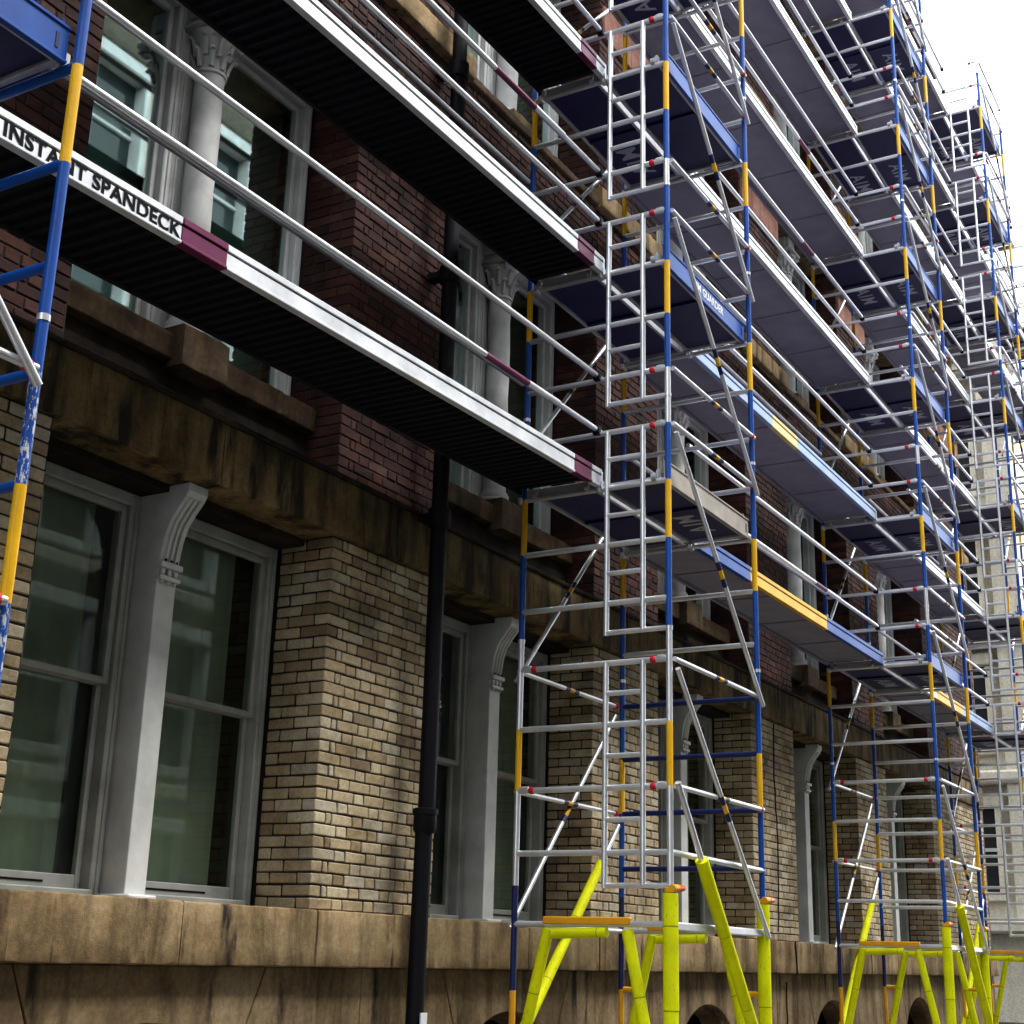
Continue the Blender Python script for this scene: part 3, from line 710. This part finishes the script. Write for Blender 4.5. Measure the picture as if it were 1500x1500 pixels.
# ------------------------------------------------------------------ staging decks and their guard rails between the towers
ORD = ['lowest', 'second lowest', 'third lowest', 'fourth lowest', 'fifth lowest', 'sixth lowest', 'highest']
def deck(label, xa, xb, z, bands_, tilt=0, textx=None, group=None, ya=.61, yb=1.40, sof='soffit'):
    t = thing('staging_deck', label, 'deck', (xa, ya, z), group)
    sh = lambda v: [(x-xa, y-ya, zz-z-tilt*(xb-x)) for x, y, zz in v]
    def done(mb, name, par):
        mb.v = sh(mb.v); return mb.build(name, par)
    H0, H1 = z+.012, z+.172
    x = xa
    for k, (xe, mat) in enumerate(bands_):
        for side in (0,):
            s_ = MB(); y0 = ya; pr = -.004 if mat in ('maroon',) else 0
            s_.cbox(x, xe, y0+pr, y0+.035-pr, H0+.012, H1-.055, mat, .003)
            s_.cbox(x, xe, y0-.010+pr, y0+.045-pr, H0-.002, H0+.018, mat, .004)
            s_.cbox(x, xe, y0-.006+pr, y0+.041-pr, H1-.045, H1, mat, .005)
            s_.box(x+.002, xe-.002, y0+.005, y0+.03, H1-.056, H1-.044, 'black')
            so = done(s_, 'edge_beam', t)
        x = xe
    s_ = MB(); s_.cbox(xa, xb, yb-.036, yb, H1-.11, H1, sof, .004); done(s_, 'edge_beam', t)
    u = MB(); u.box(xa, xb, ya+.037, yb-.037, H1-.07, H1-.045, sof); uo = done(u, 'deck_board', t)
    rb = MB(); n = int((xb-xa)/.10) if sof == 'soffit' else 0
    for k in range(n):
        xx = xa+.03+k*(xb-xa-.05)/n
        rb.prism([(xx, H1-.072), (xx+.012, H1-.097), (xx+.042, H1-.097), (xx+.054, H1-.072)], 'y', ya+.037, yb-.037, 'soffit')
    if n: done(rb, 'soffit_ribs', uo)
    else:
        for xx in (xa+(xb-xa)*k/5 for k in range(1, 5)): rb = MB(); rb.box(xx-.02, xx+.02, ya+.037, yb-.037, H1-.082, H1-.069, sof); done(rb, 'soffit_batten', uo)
    for xx, d in ((xa, -1), (xb, 1)):
        h = MB(); h.cbox(min(xx, xx+d*.05), max(xx, xx+d*.05), ya+.05, yb-.05, H0, H0+.08, 'alu_dull', .006); ho = done(h, 'end_bar', t)
        for y in (ya+.02, yb-.03): h = MB(); h.cbox(xx-.04, xx+.04, y-.02, y+.02, H0-.05, H0+.01, 'alu', .008); done(h, 'hook', ho)
        h = MB(); h.tube((xx-d*.02, ya-.015, H0-.02), (xx-d*.02, ya-.015, H0+.13), .007, 'alu', 8); done(h, 'locking_pin', ho)
    if textx:
        o = letters(text_mesh('INSTANT SPANDECK', .124, 'print', .003, 1.05), t, (0, 0, 0), (1, 0, 0), (0, 0, 1))
        o.location = (textx-xa, -.0035, H0+.062-z-tilt*(xb-textx)); o.rotation_euler.rotate_axis('Z', math.atan(tilt))
    return t
def rail(label, xa, xb, y, z, tilt=0, group=None, sleeve=None, cl=True, mt='alu'):
    t = thing('guard_rail', label, 'rail', (xa, y, z), group)
    s = lambda mb: setattr(mb, 'v', [(a-xa, b-y, c-z-tilt*(xb-a)) for a, b, c in mb.v])
    mb = MB(); mb.tube((xa, y, z), (xb, y, z), .024, mt, 12); s(mb); mb.build('tube', t)
    if sleeve:
        m2 = MB(); a, b = sleeve; m2.tube((a, y, z), (b, y, z), .026, 'maroon', 12); m2.tube((b-.004, y, z), (b+.5, y, z+.004), .0285, 'alu', 12); s(m2); m2.build('joint_sleeve', t)
    if cl:
        m3 = MB()
        for xx in (xb-.05,): m3.cbox(xx-.03, xx+.035, y-.03, y+.03, z-.05, z+.035, 'black', .008)
        s(m3); m3.build('coupler', t)
    return t
RWORD = {0: 'lower', 1: 'upper'}
BAYSP = [(-8.3, 0.02, 'left of the front ladder tower', 'decks left of the front tower'),
         (L1-.02, X2+.02, 'between front and middle towers', 'decks between front and middle tower'),
         (X2+L1-.02, X3+.02, 'between middle and far ladder towers', 'decks between middle and far tower'),
         (X3+L1-.02, X4+.02, 'past the far ladder tower', 'decks past the farthest tower')]
TILT = {(0, 3.): (.0235, .011), (0, 5.): (.014, .014), (0, 7.): (.03, .02)}
for bi, (xa, xb, where, grp) in enumerate(BAYSP):
    levels = (3., 5., 7.) if bi == 0 else (11., 13., 15.) if bi == 3 else (3., 5., 7., 9., 11., 13., 15.)
    for li, z in enumerate(levels):
        t1, t2 = TILT.get((bi, z), (0, 0)); w_ = 'deckwhite'; extra = ''
        if bi == 0:
            xs = -6.62 if li else xa
            if li == 0: bands_ = [(-5.14, w_), (-4.77, 'maroon'), (-.50, w_), (-.20, 'maroon'), (xb-.03, w_)]; extra = 'black lettered white '
            else: bands_ = [(-.5, w_), (-.20, 'maroon'), (xb-.03, w_)]; extra = 'white edged '
        else:
            xs = xa
            if bi == 1 and li == 0: bands_ = [(3.45, 'blue'), (5.95, 'yellow'), (xb-.03, 'blue')]; extra = 'yellow and blue edged '
            elif bi == 1 and li == 1: bands_ = [(4.25, 'blue_highlight'), (5.1, 'yellow_highlight'), (xb-.03, 'blue_highlight')] ; extra = 'white, yellow and blue edged '
            elif bi == 2 and li == 0: bands_ = [(11.0, w_), (12.6, 'yellow'), (xb-.03, 'blue_highlight')]; extra = 'blue edged yellow patched '
            else: bands_ = [(xb-.03, w_)]; extra = 'white edged '
        nm = ORD[li] if li < len(levels)-1 else 'highest'
        deck(f'{nm} {extra}metal staging deck {where}', xs, xb-.03, z, bands_, t1, -5.765 if (bi, li) == (0, 0) else None, grp, yb=(1.42, 1.31, 1.31)[li] if bi == 0 else 1.38, sof='soffit' if bi == 0 else 'soffit_glare')
        for k, dz in enumerate((.5, 1.0)):
            sl_ = (xb-1.9, xb-1.25) if (li+k+bi) % 2 == 0 and bi == 0 else ((xb-2.6, xb-2.2) if (li+k) % 3 == 0 else None)
            rail(f'{RWORD[k]} street-side guard rail over the {nm} deck {where}', xs, xb, .65, z+dz+.035, t2, 'guard rails over the decks', sl_)
        rail(f'wall-side guard rail over the {nm} deck {where}', xs, xb-.25, 1.28, z+1.0, t2, 'guard rails over the decks', None, False, 'alu_dull')

# ------------------------------------------------------------------ cream stone building at the end of the street
cb = thing('cream_building', 'pale cream stone building at the far right end beyond the scaffolding', 'building', (24, 8, GZ))
cinv = Matrix.Translation((-24, -8, -GZ))
CX = 24.0
MB().box(CX+.35, CX+14, 1.72, 18, GZ, 14.9, 'stone_cream').build('wall', cb)
sills = []
for k in range(7):
    y0 = 1.7+2.2*k
    MB().cbox(CX-.02, CX+.35, y0, y0+.62, .2, 13.4, 'stone_cream', .03).build('pilaster', cb)
    MB().cbox(CX-.10, CX+.35, y0-.06, y0+.68, 12.6, 12.95, 'stone_cream', .03).build('capital', cb)
    for z in (.6, 3.9, 7.1, 10.2):
        f = MB(); ya, yb = y0+.85, y0+2.0
        f.cbox(CX+.18, CX+.36, ya, yb, z+.1, z+.28, 'stone_cream', .02); f.cbox(CX+.20, CX+.36, ya, ya+.14, z+.28, z+2.2, 'stone_cream', .02)
        f.cbox(CX+.20, CX+.36, yb-.14, yb, z+.28, z+2.2, 'stone_cream', .02); f.cbox(CX+.12, CX+.36, ya-.08, yb+.08, z+2.2, z+2.5, 'stone_cream', .03)
        fo = f.build('window', cb, False)
        MB().box(CX+.335, CX+.345, ya+.14, yb-.14, z+.28, z+2.2, 'glass_dark').build('pane', fo)
        MB().box(CX+.30, CX+.333, ya+.14, yb-.14, z+1.2, z+1.28, 'white').build('meeting_rail', fo)
for z, d in ((.0, .18), (3.3, .12), (6.5, .12), (9.6, .12), (13.4, .35), (13.75, .6)):
    MB().cbox(CX+.35-d-.36, CX+.5, 1.5, 17.8, z, z+.3, 'stone_cream', .05).build('string_course', cb)
for k in range(6):
    y0 = 2.2+2.6*k
    MB().cbox(CX+.22, CX+.352, y0, y0+1.5, GZ+.5, -.6, 'stone_cream', .02).build('base_panel', cb, False)
bpy.context.view_layer.update()
for ch in cb.children: ch.matrix_parent_inverse = cinv

# ------------------------------------------------------------------ building across the street (mirrored in the windows)
ob = thing('street_building', 'pale stone building across the street, mirrored in the window glass', 'building', (0, -12, GZ))
oinv = Matrix.Translation((0, 12, -GZ))
OY = -11.0
MB().box(-46, 34, OY-6, OY-.3, GZ, 18.0, 'stone_opp').build('wall', ob)
ww = MB(); ww.cbox(-.85, .85, -.3, .12, -.2, 0, 'white', .02); ww.cbox(-.82, -.66, -.3, .05, 0, 2.5, 'white', .02); ww.cbox(.66, .82, -.3, .05, 0, 2.5, 'white', .02)
ww.cbox(-.9, .9, -.3, .14, 2.5, 2.8, 'white', .03); ww.cbox(-.655, .655, -.28, -.2, 1.2, 1.28, 'white', .01); WWM = ww.mesh('window', False)
wp = MB().box(-.66, .66, -.29, -.275, 0, 2.5, 'glass_dark').mesh('pane', False)
for i in range(23):
    for z in (-1.2, 2.6, 6.4, 10.2, 14.0):
        o = put('window', WWM, ob, (-42+3.3*i, OY-.005, z)); put('pane', wp, o)
for z, d in ((1.95, .2), (5.8, .2), (9.6, .25), (13.4, .25), (17.2, .4), (17.7, .7)): MB().cbox(-46, 34, OY-.3, OY+d, z, z+.28, 'stone_opp', .04).build('cornice', ob)
bpy.context.view_layer.update()
for ch in ob.children: ch.matrix_parent_inverse = oinv
